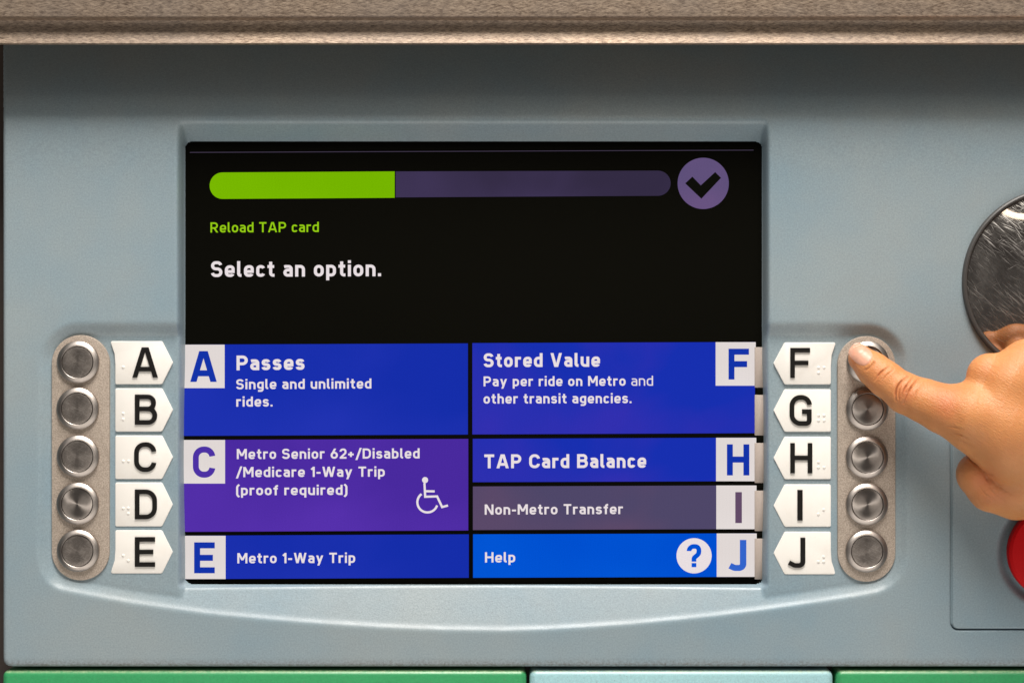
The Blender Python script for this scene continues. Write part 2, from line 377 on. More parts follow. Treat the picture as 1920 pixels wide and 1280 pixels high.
def text_geo(text, w, wfun=None, track=.13):
    """strokes of a whole line in cap-height units; returns strips and the ink width"""
    x = 0; out = []; last = 0
    for i, ch in enumerate(text):
        ww = wfun(i) if wfun else w
        s, wd = glyph(ch, ww)
        for pts, e in s:
            Lr, closed = strip(pts, ww, e); out.append([(a+Vector((x, 0)), b+Vector((x, 0))) for a, b in Lr])
        x += wd
        if s: last = x
        x += track
    return out, last
def strips_mesh(name, strips, fn, h0, depth=0.0):
    """strips laid flat at height h0, raised by depth; fn maps line space to the drawing grid"""
    V = []; Fc = []
    for si, st in enumerate(strips):
        top = h0+depth+si*.02; b = len(V)
        for a, c in st:
            for q in (a, c):
                x, y = fn(q); V.append(W(x, y, top))
        n = len(st)
        for i in range(n-1): Fc.append((b+2*i, b+2*i+1, b+2*i+3, b+2*i+2))
        if depth:
            b2 = len(V)
            for a, c in st:
                for q in (a, c):
                    x, y = fn(q); V.append(W(x, y, h0-.5))
            for i in range(n-1):
                Fc.append((b+2*i, b+2*i+2, b2+2*i+2, b2+2*i)); Fc.append((b+2*i+1, b2+2*i+1, b2+2*i+3, b+2*i+3))
            e = 2*(n-1); Fc.append((b, b2, b2+1, b+1)); Fc.append((b+e, b+e+1, b2+e+1, b2+e))
    return mesh(name, V, Fc)
def recentre(me):
    n = len(me.vertices); co = np.empty(n*3); me.vertices.foreach_get('co', co); co = co.reshape(-1, 3)
    c = (co.min(0)+co.max(0))/2; co -= c; me.vertices.foreach_set('co', co.ravel()); me.update(); return tuple(c)

# ------------------------------------------------------------------ solid helpers
def inset(poly, d):
    n = len(poly); out = []
    area_ = sum(poly[i][0]*poly[(i+1) % n][1]-poly[(i+1) % n][0]*poly[i][1] for i in range(n))
    sg = 1 if area_ > 0 else -1
    for i in range(n):
        p0 = Vector(poly[i-1]); p = Vector(poly[i]); p1 = Vector(poly[(i+1) % n])
        a = (p-p0).normalized(); b = (p1-p).normalized()
        na = Vector((-a.y, a.x))*sg; nb = Vector((-b.y, b.x))*sg
        m = (na+nb).normalized(); k = d/max(.4, m.dot(na)); q = p+m*k; out.append((q.x, q.y))
    return out
def slab(name, poly, h0, h1, bev, seg=3):
    """closed outline raised from h0 to h1 with a rounded top edge"""
    rings = [(poly, h0), (poly, h1-bev)]
    for k in range(1, seg+1):
        a = math.pi/2*k/seg
        rings.append((inset(poly, bev*(1-math.cos(a))), h1-bev+bev*math.sin(a)))
    V = []; Fc = []; n = len(poly)
    for p, h in rings:
        for x, y in p: V.append(W(x, y, h))
    for r in range(len(rings)-1):
        for i in range(n):
            j = (i+1) % n; Fc.append((r*n+i, r*n+j, (r+1)*n+j, (r+1)*n+i))
    Fc.append(tuple((len(rings)-1)*n+i for i in range(n)))
    me = mesh(name, V, Fc)
    import bmesh
    bm = bmesh.new(); bm.from_mesh(me); bmesh.ops.recalc_face_normals(bm, faces=bm.faces); bm.to_mesh(me); bm.free()
    for p in me.polygons: p.use_smooth = len(p.vertices) == 4
    me.set_sharp_from_angle(angle=math.radians(50))
    return me
def rrect(x0, y0, x1, y1, r, seg=8):
    out = []
    for cx, cy, a0 in ((x1-r, y1-r, 0), (x0+r, y1-r, 90), (x0+r, y0+r, 180), (x1-r, y0+r, 270)):
        for k in range(seg+1):
            a = math.radians(a0+90*k/seg); out.append((cx+r*math.cos(a), cy+r*math.sin(a)))
    return out
def lathe(name, prof, seg=96, closed_top=True):
    """profile (radius, height) turned round the axis that leaves the panel"""
    V = []; Fc = []
    for r, h in prof:
        for k in range(seg):
            a = 2*math.pi*k/seg; V.append((r*math.cos(a)*S, -h*S, r*math.sin(a)*S))
    n = len(prof)
    for i in range(n-1):
        for k in range(seg):
            j = (k+1) % seg; Fc.append((i*seg+k, (i+1)*seg+k, (i+1)*seg+j, i*seg+j))
    if closed_top: Fc.append(tuple((n-1)*seg+k for k in range(seg)))
    me = mesh(name, V, Fc)
    import bmesh
    bm = bmesh.new(); bm.from_mesh(me); bmesh.ops.recalc_face_normals(bm, faces=bm.faces); bm.to_mesh(me); bm.free()
    me.polygons.foreach_set('use_smooth', [True]*len(me.polygons)); me.set_sharp_from_angle(angle=math.radians(32))
    return me

# ------------------------------------------------------------------ the machine
machine = link('ticket_machine', None, None, (0, 0, -0.27))
machine['label'] = 'blue grey ticket vending machine front with lit menu screen, lettered side buttons and steel hood'
machine['category'] = 'ticket machine'

# --- moulded front panel: height above the face as a function of position
GS = 2.0
gx = np.arange(-68, 2330, GS); gy = np.arange(-60, 1290, GS)
GX, GY = np.meshgrid(gx, gy)
def poly_sdf(poly, X, Y):
    d2 = np.full(X.shape, 1e12); ins = np.zeros(X.shape, bool); n = len(poly)
    for i in range(n):
        x0, y0 = poly[i]; x1, y1 = poly[(i+1) % n]; ex, ey = x1-x0, y1-y0
        tt = np.clip(((X-x0)*ex+(Y-y0)*ey)/(ex*ex+ey*ey+1e-9), 0, 1)
        d2 = np.minimum(d2, (X-x0-tt*ex)**2+(Y-y0-tt*ey)**2)
        if abs(ey) > 1e-9:
            c = ((y0 > Y) != (y1 > Y)) & (X < ex*(Y-y0)/ey+x0); ins ^= c
    d = np.sqrt(d2); return np.where(ins, -d, d)
out = [(148+72*math.cos(math.radians(a)), 679+72*math.sin(math.radians(a))) for a in range(270, 179, -10)]
out += [(72, 1030), (75, 1054), (80, 1072), (89, 1089), (101, 1099), (113, 1105), (156, 1113.5), (234, 1128), (312, 1139.5), (391, 1150), (495, 1160), (600, 1168.5), (720, 1176), (830, 1180.5), (946, 1182), (1020, 1180), (1092, 1176), (1180, 1170), (1267, 1162), (1345, 1154), (1418, 1145), (1490, 1135), (1558, 1125), (1610, 1117), (1646, 1110), (1663, 1103), (1678, 1092), (1690, 1077), (1697, 1058), (1700, 1035)]
out += [(1627+73*math.cos(math.radians(a)), 680+73*math.sin(math.radians(a))) for a in range(0, -91, -10)]
sd = np.full(GX.shape, 200.0)
rows = (gy > 560) & (gy < 1240); cols = (gx > 40) & (gx < 1740)
sub = np.ix_(rows, cols)
sd[sub] = poly_sdf(out, GX[sub], GY[sub])
ins = np.clip(-sd, 0, None)
wb = np.clip((GY-760)/260, 0, 1)
slope = -((1-wb)*.70*ins+wb*(.46*ins+2.8*(1-np.exp(-ins/2.2))))
H = np.zeros(GX.shape)
floor_ = -15+3.4*np.clip((GY-700)/340, 0, 1)
wing = np.where(GY > 1050, np.where(slope > floor_-1.8, slope, floor_), np.maximum(slope, floor_))
def capsule(cx, y0, y1): return np.hypot(GX-cx, GY-np.clip(GY, y0, y1))
for cx in (149, 1626.5):
    c = capsule(cx, 683, 1034)
    pad = np.where(c < 58, -11, -11-.75*(c-58)); wing = np.maximum(wing, np.minimum(pad, slope))
H = np.minimum(H, wing)
mid = (GX > 338) & (GX < 1436) & (GY > 620)
H = np.where(mid, slope, H)
# face rolls back under the hood
def softplus(v): return np.where(v > 30, v, np.log1p(np.exp(np.minimum(v, 30))))
top = -.75*32*softplus((190-GY)/32); H = H+top
notch = np.where((GX > 336) & (GX < 1438) & (GY > 222) & (GY < 1099), np.maximum(-1.16*(GY-222), -47), 0)
H = np.minimum(H, notch)
def rr_sdf(X, Y, x0, y0, x1, y1, r):
    qx = np.abs(X-(x0+x1)/2)-(x1-x0)/2+r; qy = np.abs(Y-(y0+y1)/2)-(y1-y0)/2+r
    return np.hypot(np.maximum(qx, 0), np.maximum(qy, 0))+np.minimum(np.maximum(qx, qy), 0)-r
dred = np.hypot(GX-1978, GY-1036)
H = np.where(dred < 108, -15*np.clip((108-dred)/15, 0, 1), H)
def blur(A, sig):
    r = int(sig*3+1); k = np.exp(-.5*(np.arange(-r, r+1)/sig)**2); k /= k.sum()
    for ax in (0, 1):
        P_ = np.pad(A, [(r, r) if a == ax else (0, 0) for a in (0, 1)], mode='edge'); B_ = np.zeros_like(A)
        for i, kv in enumerate(k):
            B_ += kv*(P_[i:i+A.shape[0], :] if ax == 0 else P_[:, i:i+A.shape[1]])
        A = B_
    return A
Hs = blur(H, 1.6); Hb = blur(H, 1.9)
m = np.clip((25-np.abs(sd))/20, 0, 1)*(GY < 1080)*((GX < 330) | (GX > 1442)); H = Hs*(1-m)+Hb*m      # softer fillets round the wings
op = rr_sdf(GX, GY, 338.6, 261.5, 1436, 1100.5, 14)
H = np.where(op < 0, np.minimum(H, -64), H)
# groove of the service door
gd = np.abs(rr_sdf(GX, GY, 1784, 786, 2290, 1180, 13)); H = H-16*np.exp(-(gd/1.25)**2)
edge = -rr_sdf(GX-top*np.where(GX < 900, .30, 0), GY, 4, -200, 2310, 1250, 16)
H = H-np.where(edge < 9, 9-np.sqrt(np.clip(81-(9-np.clip(edge, 0, 9))**2, 0, None)), 0)
H = np.where(edge < 0, H-60, H)
keepx = np.array([i for i in range(len(gx)) if gx[i] < 1950 or i % 2 == 0])
X2 = GX[:, keepx]; Y2 = GY[:, keepx]; H2 = H[:, keepx]
ny, nx = X2.shape
co = np.stack([(X2-CX)*S, -H2*S, (CY-Y2)*S], -1).reshape(-1, 3)
idx = np.arange(ny*nx).reshape(ny, nx)
q = np.stack([idx[:-1, :-1], idx[1:, :-1], idx[1:, 1:], idx[:-1, 1:]], -1).reshape(-1, 4)
opd = rr_sdf(X2, Y2, 352, 275, 1422, 1086, 10)
far = (np.minimum.reduce([H2[:-1, :-1], H2[1:, 1:]]) < -59).reshape(-1) & (((opd[:-1, :-1] < 0) | (-edge[:, keepx][:-1, :-1] > 8)).reshape(-1))
q = q[~far]
def np_mesh(name, co, q):
    me = bpy.data.meshes.new(name); n = len(co); f = len(q); k = q.shape[1]
    me.vertices.add(n); me.vertices.foreach_set('co', co.astype(np.float32).ravel())
    me.loops.add(f*k); me.loops.foreach_set('vertex_index', q.astype(np.int32).ravel())
    me.polygons.add(f); me.polygons.foreach_set('loop_start', np.arange(0, f*k, k, dtype=np.int32)); me.polygons.foreach_set('loop_total', np.full(f, k, np.int32))
    me.update(calc_edges=True); me.polygons.foreach_set('use_smooth', np.ones(f, bool)); me.update(); return me
used = np.unique(q); remap = np.full(len(co), -1); remap[used] = np.arange(len(used))
link('front_panel', np_mesh('front_panel', co[used], remap[q]), machine, mat=M['panel'])

# cabinet behind
def box(name, x0, y0, x1, y1, h0, h1, mat, bev=1.0, r=2.0, parent=machine, label=None):
    me = slab(name, rrect(x0, y0, x1, y1, r, 4), h0, h1, bev, 2); c = recentre(me)
    return link(name, me, parent, c, mat, label=label)
box('cabinet_body', -220, -160, 2340, 1620, -420, -245, M['dark'])
box('side_frame', -200, -150, -1, 1610, -420, -150, M['brown'], 3, 6)
# coloured plates below
for x0, x1, mt, lb in ((3, 987, 'green', 'green painted plate below the left of the panel'), (993, 1563, 'cyan', 'light blue painted plate between two green ones'), (1569, 2300, 'green', 'green painted plate below the right of the panel')):
    box('lower_plate', x0, 1257, x1, 1600, -60, -2, M[mt], 9, 12, label=lb)

# hood: extruded steel section
prof = [(-150, -200), (-150, 118), (22, 118), (28.5, 116.8), (32, 114), (34, 110), (35.5, 99), (39, 94), (45, 92), (51, 92), (58, 92.5), (66, 94), (73, 96), (78, 97.8), (81, 98.5), (83.4, 96.5), (84.5, 93), (84.5, 78), (60, -30), (-20, -200)]
V = []; Fc = []
pts = [F(0, y, h)[1] if h > 0 else y for y, h in prof]
for xe in (-160, 2330):
    for (y, h), yw in zip(prof, pts): V.append(W(xe, yw, h))
n = len(prof)
for i in range(n-1): Fc.append((i, i+1, n+i+1, n+i))
Fc.append(tuple(range(n))); Fc.append(tuple(range(n, 2*n)))
me = mesh('hood', V, Fc)
import bmesh
bm = bmesh.new(); bm.from_mesh(me); bmesh.ops.recalc_face_normals(bm, faces=bm.faces); bm.to_mesh(me); bm.free()
me.polygons.foreach_set('use_smooth', [True]*len(me.polygons)); me.set_sharp_from_angle(angle=math.radians(40))
link('hood', me, machine, mat=M['hood'], label='brushed steel hood rail across the top')

# --- screen
SH = -45.0
me = slab('display_screen', rrect(332, 255, 1441, 1106, 8), -58, SH, .5, 1); c = recentre(me)
screen = link('display_screen', me, machine, c, M['glass'], label='lit black screen showing a menu of blue and purple tiles')
def quad(name, pts, h, mat, label=None):
    me = mesh(name, [W(*F(x, y, h), h) for x, y in pts], [tuple(range(len(pts)))]); 
    if me.polygons[0].normal.y > 0: me.flip_normals()
    c = recentre(me); return link(name, me, screen, c, mat, label=label)
def tile(x0, x1, yl0, yr0, yl1, yr1, mat, label=None, name='menu_tile', h=SH+.3): return quad(name, [(x0, yl0), (x1, yr0), (x1, yr1), (x0, yl1)], h, M[mat], label)
tile(340, 877.3, 646, 643.6, 816.8, 814.2, 's_blue2', 'blue tile reading Passes')
tile(340, 878, 824.4, 822.3, 996.4, 993.8, 's_purple', 'purple tile for reduced fare one way trips')
tile(340, 879, 1003.7, 1001, 1085, 1082.4, 's_blue2', 'blue tile reading Metro 1-Way Trip')
tile(885.7, 1415.5, 643, 641, 814, 811.6, 's_blue', 'blue tile reading Stored Value')
tile(886.5, 1415.5, 822.2, 820, 903.4, 901.4, 's_blue', 'blue tile reading TAP Card Balance')
tile(886.7, 1415.5, 911.5, 909.4, 993, 991.2, 's_grey', 'grey purple tile reading Non-Metro Transfer')
tile(887, 1416, 1001, 999.2, 1082.4, 1080.6, 's_help', 'bright blue tile reading Help')
# progress bar
def rot(pts): return pts
lp = [(740, 321.5), (740, 371)]
arc = [(417-24*math.sin(math.radians(a))*1.0, 348-24.8*math.cos(math.radians(a))) for a in range(180, -1, -12)]
arc = [(x, 348.3+(y-348)) for x, y in arc]
quad('progress_fill', lp+arc, SH+.3, M['s_green'], 'green filled part of the progress bar')
arc = [(1233.5+24*math.sin(math.radians(a)), 343.7-23.6*math.cos(math.radians(a))) for a in range(0, 181, 12)]
quad('progress_track', [(741.8, 321.6)]+arc+[(741.8, 370.2)], SH+.3, M['s_bar'], 'dark purple unfilled part of the progress bar')
quad('top_line', [(356, 285.2), (1413, 281), (1413, 282.4), (356, 286.8)], SH+.3, M['s_line'])
def disc(cx, cy, r, h, mat, name, label=None, seg=72): return quad(name, [(cx+r*math.cos(2*math.pi*k/seg), cy+r*math.sin(2*math.pi*k/seg)) for k in range(seg)], h, M[mat], label)
disc(1318.5, 344, 48, SH+.3, 's_check', 'check_disc', 'purple disc with a black tick')
quad('check_mark', [(1284.7, 343.9), (1298.2, 331.3), (1314, 347.6), (1341, 322.7), (1351.9, 333.7), (1315.1, 372.7)], SH+.6, M['s_black'])
disc(1301.4, 1041.2, 33, SH+.6, 's_white', 'help_disc', 'white disc with a blue question mark')
# key squares
keys = [('A', 340, 421.2, 646, 727.3, 356.6, 406.5, 658, 715.7, 's_keyblue'), ('C', 340, 422, 824.4, 906, 361.6, 403.6, 836.6, 895, 's_keypurple'), ('E', 340, 423, 1003.8, 1084.8, 364, 402.7, 1016, 1074, 's_keyblue'),
        ('F', 1341.8, 1417, 641.2, 722.8, 1366, 1404.3, 653.5, 711.3, 's_keyblue'), ('H', 1342.6, 1418, 820.3, 901.6, 1363, 1405, 832.5, 890.8, 's_keyblue'),
        ('I', 1343, 1418.4, 909.6, 991.4, 1378.7, 1391, 922, 980, 's_keygrey'), ('J', 1343.8, 1419, 999.4, 1080.7, 1365.8, 1399.4, 1011.5, 1069.6, 's_keymid')]
def fit_letter(ch, x0, x1, y0, y1, h0, depth, w, name, mat, parent, fnF=True):
    st, wd = text_geo(ch, w)
    allp = [p for s_ in st for ab in s_ for p in ab]; ax0 = min(p.x for p in allp); ax1 = max(p.x for p in allp)
    def fn(p):
        x = x0+(p.x-ax0)/(ax1-ax0)*(x1-x0); y = y1-p.y*(y1-y0); return F(x, y, h0+depth)
    me = strips_mesh(name, st, fn, h0, depth); c = recentre(me); return link(name, me, parent, c, mat)
for ch, x0, x1, y0, y1, a, b, c_, d_, mt in keys:
    tile(x0, x1, y0, y0, y1, y1, 's_key', 'off white square with the key letter '+ch, 'key_square', SH+.6)
    fit_letter(ch, a, b, c_, d_, SH+.9, 0, .195, 'key_letter', M[mt], screen)
fit_letter('?', 1287.6, 1314.8, 1019.4, 1062.6, SH+.9, 0, .20, 'question_mark', M['s_help'], screen)
def line(text, x0, x1, ybl, ybr, cap, mat='s_white', w=.185, wfun=None):
    base = sum(glyph(c, w)[1] for c in text); k = len(text)-1
    # set the tracking so the line fills its measured length
    tr = ((x1-x0)/cap-base)/k; tr = max(.05, min(tr, .15))
    st, wd = text_geo(text, w, wfun, tr); sx = (x1-x0)/wd
    def fn(p): x = x0+p.x*sx; return F(x, ybl+(ybr-ybl)*(x-x0)/(x1-x0)-p.y*cap, SH+.6)
    me = strips_mesh('lettering', st, fn, SH+.6); c = recentre(me); return link('lettering', me, screen, c, M[mat], label='lettering reading '+text)
line('Reload TAP card', 394.6, 597.8, 436, 435, 19, 's_lime', .155)
line('Select an option.', 395.8, 714.5, 519.3, 517.8, 29.5)
line('Passes', 443.5, 571, 694, 693, 27.6, w=.195)
line('Single and unlimited', 443, 696.4, 729.5, 728, 18.8, w=.178)
line('rides.', 443, 511, 762, 761.7, 18.8, w=.178)
line('Metro Senior 62+/Disabled', 444, 786.8, 860.2, 858.8, 19, w=.178)
line('/Medicare 1-Way Trip', 442.3, 721.5, 894, 893, 19, w=.178)
line('(proof required)', 442.7, 651.5, 928, 927.2, 19, w=.178)
line('Metro 1-Way Trip', 445, 666, 1055.4, 1054.4, 19.2, w=.178)
line('Stored Value', 907, 1125, 688.2, 687.3, 26, w=.195)
line('Pay per ride on Metro and', 906.7, 1224.4, 724, 722.7, 18.6, w=.20, wfun=lambda i: .178 if i < 22 else .125)
line('other transit agencies.', 906.7, 1184, 756.4, 755.4, 18.6, w=.178)
line('TAP Card Balance', 908, 1211.5, 877.4, 876.4, 26, w=.195)
line('Non-Metro Transfer', 908.8, 1168, 964.3, 963, 19.2, w=.178)
line('Help', 909.4, 966, 1053.8, 1053.5, 19.2, w=.178)
# wheelchair sign
st = []
for pts in ([(795.8, 905), (797.2, 930.7), (819.5, 930), (829, 950), (840, 947)], [(797, 920.3), (815, 920.6)]):
    Lr, _ = strip(rp([(x, -y) for x, y in pts]), 4.1, 'nn'); st.append(Lr)
pts = [(801.5+19*math.cos(math.radians(a)), -(941+19*math.sin(math.radians(a)))) for a in range(18, 238, 9)]
Lr, _ = strip(pts, 4.1, 'nn'); st.append(Lr)
me = strips_mesh('wheelchair_sign', st, lambda p: F(p.x, -p.y, SH+.6), SH+.6)
bm = bmesh.new(); bm.from_mesh(me)
vs = [bm.verts.new(W(*F(797+5.7*math.cos(a*math.pi/12), 899.4+5.7*math.sin(a*math.pi/12), SH+.7), SH+.7)) for a in range(24)]; bm.faces.new(vs); bm.to_mesh(me); bm.free()
c = recentre(me); link('wheelchair_sign', me, screen, c, M['s_white'], label='white wheelchair sign')
# beige strips at the right edge of the glass
for y0, y1 in ((650.6, 726.5), (740, 816), (830, 905), (919.3, 995), (1009, 1085.5)):
    a = F(1415, y0, SH+2); b = F(1432, y1, SH+2)
    me = slab('edge_tab', rrect(a[0], a[1], b[0], b[1], 1, 2), SH+1, SH+2.6, .4, 1); c = recentre(me); link('edge_tab', me, screen, c, M['tab'])
    me = slab('tab_gap', rrect(a[0]+4, b[1]+.6, b[0], b[1]+13.5, .8, 2), SH+.9, SH+1.8, .2, 1); c = recentre(me); link('tab_gap', me, screen, c, M['glass'])

# --- button plates
for cx, y0, y1 in ((149, 627, 1088.5), (1626.5, 629, 1091)):
    y0w = y0+1; me = slab('button_plate', rrect(cx-54.3, y0w, cx+54.3, y1, 54.2, 24), -22, -7.5, 1.2); c = recentre(me)
    link('button_plate', me, machine, c, M['plate'], label='sand blasted metal strip holding five buttons at the '+('left' if cx < 900 else 'right'))
bez = lathe('push_button', [(39.6, -6), (39.8, -1), (39.6, .6), (38.9, 1.5), (31.2, 5.5), (30.4, 5.7), (29.8, 5.2), (29.6, 1)], closed_top=False)
bez.materials.append(M['bezel'])
cap = lathe('button_cap', [(28.9, -2), (28.9, 4.0), (28.6, 4.7), (27.8, 5.0), (18, 5.05), (8, 5.1), (1, 5.12)])
cap2 = cap.copy(); cap.materials.append(M['cap_spun']); cap2.materials.append(M['cap_worn'])
btns = [('A', 146.2, 678.7, 1), ('B', 145.4, 765.7, 1), ('C', 146, 855.3, 1), ('D', 145.4, 943.9, 0), ('E', 146.2, 1031.9, 1),
        ('F', 1627.3, 679, 0), ('G', 1625.9, 766.9, 0), ('H', 1625.6, 857, 0), ('I', 1625.6, 945, 0), ('J', 1625, 1033, 1)]
for ch, x, y, worn in btns:
    b = link('push_button', bez, machine, W(*F(x, y, -3), -3), label='round metal push button beside the letter '+ch)
    link('button_cap', cap2 if worn else cap, b, W(*F(x, y, -3), -5 if ch == 'F' else -3), label='scratched worn cap' if worn else 'spun metal cap').rotation_euler = (random.uniform(-.03, .03), 0, random.uniform(-.03, .03))

# --- letter plaques
braille = {'A': [(231, 688)], 'B': [(230.8, 774.8), (230.8, 785.7)], 'C': [(231, 864), (241, 864)], 'D': [(231, 952.4), (240.4, 952.4), (240.4, 962.3)], 'E': [(231, 1040.7), (240.4, 1050.4)],
           'F': [(1534.9, 688.9), (1545.2, 688.9), (1534.9, 698.6)], 'G': [(1534.9, 778.3), (1545.2, 778.3), (1534.9, 788), (1545.2, 788)], 'H': [(1534.6, 865.8), (1534.6, 875.8), (1545.2, 875.8)],
           'I': [(1544.4, 955), (1534.4, 963.4)], 'J': [(1544.4, 1043.4), (1534.4, 1052.5), (1544.4, 1052.5)]}
pl = {'A': (639.4, 720), 'B': (727.7, 808.6), 'C': (816, 897.5), 'D': (904, 986.3), 'E': (993.3, 1074.3), 'F': (641.8, 720.4), 'G': (729.5, 809), 'H': (818.4, 897.8), 'I': (907.5, 987), 'J': (996, 1076)}
lt = {'A': (248, 295.7, 651, 707.6), 'B': (252.7, 294.4, 739.4, 796), 'C': (251.4, 292.6, 828.7, 884.4), 'D': (252.7, 294, 917.3, 973), 'E': (252.7, 290.5, 1006.4, 1062),
      'F': (1482, 1519, 652, 708.4), 'G': (1480.7, 1522.4, 740.3, 798), 'H': (1482, 1523.2, 830.3, 886.9), 'I': (1495.3, 1505, 918, 975.3), 'J': (1477.5, 1510, 1007.5, 1063.8)}
dot = lathe('braille_dot', [(3.2, -.6), (2.9, .2), (2.2, .7), (1.3, 1.0), (.3, 1.1)], 14)
dot.materials.append(M['plaque'])
def round_poly(pts):
    p = [pts[-1]]+list(pts)+[pts[0]]; r = rp(p); 
    # drop the helper ends
    return r[1:-1]
for ch in 'ABCDEFGHIJ':
    y0, y1 = pl[ch]; left = ch in 'ABCDE'; ym = (y0+y1)/2
    if left: xs, xe, xt = 216.5, 304, 324.3; sg = 1
    else: xs, xe, xt = 1557.7, 1471, 1450.2; sg = -1
    P_ = [(xt, ym, 3), (xe, y1, 5)]
    if ch in 'EJ': P_ += [(xs-sg*8.5, y1, 3), (xs-sg*6.5, y1-9, 3), (xs-sg*1.5, y1-24, 12), (xs, y1-44)]
    else: P_ += [(xs, y1, 3)]
    if ch in 'AF': P_ += [(xs, y0+44), (xs-sg*1.5, y0+24, 12), (xs-sg*6.5, y0+9, 3), (xs-sg*9.5, y0, 3)]
    else: P_ += [(xs, y0, 3)]
    P_ += [(xe, y0, 5)]
    P_ = round_poly([tuple(list(F(p[0], p[1], -12))+list(p[2:])) for p in P_])
    me = slab('letter_plaque', P_, -20, -10.4, .9, 2); c = recentre(me)
    b = link('letter_plaque', me, machine, c, M['plaque'], label='white arrow shaped plaque with raised black letter '+ch+' and braille')
    a0, a1, b0, b1 = lt[ch]
    fit_letter(ch, a0, a1, b0, b1, -10.4, 2.4, .152, 'raised_letter', M['ink'], b)
    for x, y in braille[ch]: link('braille_dot', dot, b, W(*F(x, y, -10.2), -10.2))

# --- mirror and red button
R0 = 168.0; RM = 470.0
sag = lambda r: math.sqrt(RM*RM-r*r)-math.sqrt(RM*RM-R0*R0)
mc = F(1981, 529, 6)
mir = link('mirror', lathe('mirror', [(R0*k/28.0, 5+sag(R0*k/28.0)) for k in range(28, 0, -1)], 128), machine, W(*mc, 0), M['mirror'], label='round scratched convex mirror')
link('mirror_rim', lathe('mirror_rim', [(176, -8), (176, 9), (175, 11), (172.5, 12.5), (170, 12), (168.4, 10), (168, 3)], 128, False), mir, W(*mc, 0), M['rimrubber'])
rc = F(1978, 1036, 10)
rb = link('red_button', lathe('red_button', [(86, -6), (87.5, 8), (86.5, 14), (82, 18.5), (70, 21), (40, 23), (2, 24)], 96), machine, W(*rc, 0), M['red'], label='large round red button')

# ------------------------------------------------------------------ the hand
def HP(x, y, h, r):
    k = (D-h)/D; X, Y = F(x, y, h); return (X, Y, h, r*k)
# each group: chain of round cones; squash flattens the palm along the height
G = {
 'index': ([(1615, 672, 26, 24.5), (1638, 692, 35, 30), (1660, 710, 47, 32.5), (1699, 738, 64, 36.5), (1734, 751.5, 77, 39.8), (1768, 766, 90, 45), (1815, 780, 105, 54)], 1.0),
 'meta_index': ([(1822, 778, 106, 56), (1890, 800, 118, 72), (2050, 815, 130, 78), (2250, 830, 140, 76)], 1.15),
 'meta_middle': ([(1856, 705, 100, 43), (1900, 722, 116, 58), (2050, 760, 128, 66), (2250, 800, 140, 70)], 1.1),
 'meta_ring': ([(1928, 690, 102, 55), (2000, 700, 112, 56), (2120, 740, 125, 60), (2250, 790, 138, 66)], 1.1),
 'meta_pinky': ([(2000, 668, 100, 44), (2080, 700, 110, 48), (2250, 770, 130, 60)], 1.1),
 'heel': ([(1846, 811, 102, 51), (1900, 850, 108, 62), (2020, 860, 118, 70), (2250, 850, 138, 72)], 1.1),
 'forearm': ([(2240, 815, 140, 88), (2420, 850, 160, 96), (2620, 890, 190, 105)], 1.2)}
THUMB = [(1836, 889, 72, 41), (1862, 906, 70, 52), (1905, 912, 74, 60), (1960, 905, 88, 64), (2060, 890, 108, 66)]
THUMB2 = [(1836, 889, 72, 40), (1880, 880, 56, 34), (1930, 850, 52, 30)]
CURL = [[(1858, 708, 98, 36), (1868, 716, 50, 31), (1925, 745, 44, 30), (1970, 760, 50, 27)],
        [(1930, 690, 100, 38), (1925, 690, 50, 32), (1985, 725, 44, 30), (2030, 745, 50, 26)],
        [(2000, 668, 98, 34), (1990, 668, 48, 28), (2045, 700, 44, 26), (2085, 720, 50, 23)]]
def cone(P_, a, b, sq):
    ax, ay, ah, ar = a; bx, by, bh, br = b
    sx, sy, sh = P_[0]-ax, P_[1]-ay, (P_[2]-ah)
    dx, dy, dh = bx-ax, by-ay, bh-ah
    tt = np.clip((sx*dx+sy*dy+sh*dh)/(dx*dx+dy*dy+dh*dh), 0, 1)
    tt = tt.astype(np.float32)
    return np.sqrt((sx-tt*dx)**2+(sy-tt*dy)**2+((sh-tt*dh)*sq)**2)-(ar+tt*(br-ar))
def smin(a, b, k):
    h = np.clip(.5+.5*(b-a)/k, 0, 1); return b+(a-b)*h-k*h*(1-h)
def chain(P_, pts, sq, k=10):
    d = None
    for a, b in zip(pts[:-1], pts[1:]):
        c = cone(P_, HP(*a), HP(*b), sq); d = c if d is None else smin(d, c, k)
    return d
def sdf(P_):
    d = chain(P_, *G['index'])
    palm = chain(P_, *G['meta_index'])
    for k_, nm in ((26, 'meta_middle'), (22, 'meta_ring'), (20, 'meta_pinky'), (30, 'heel'), (40, 'forearm')):
        palm = smin(palm, chain(P_, *G[nm]), k_)
    d = smin(d, palm, 22)
    for cpts in CURL: d = smin(d, chain(P_, cpts, 1.0), 7)
    th = smin(chain(P_, THUMB, 1.0), chain(P_, THUMB2, 1.0), 8)
    kt = np.clip((P_[0]-1828)/70, 0, 1)*34+3
    d = smin(d, th, kt)
    return d
g = 3.0
ax = np.arange(1572, 2660, g, dtype=np.float32); ay = np.arange(560, 1010, g, dtype=np.float32); ah = np.arange(-6, 310, g, dtype=np.float32)
XX, YY, HH = np.meshgrid(ax, ay, ah, indexing='ij')
DD = sdf((XX, YY, HH))
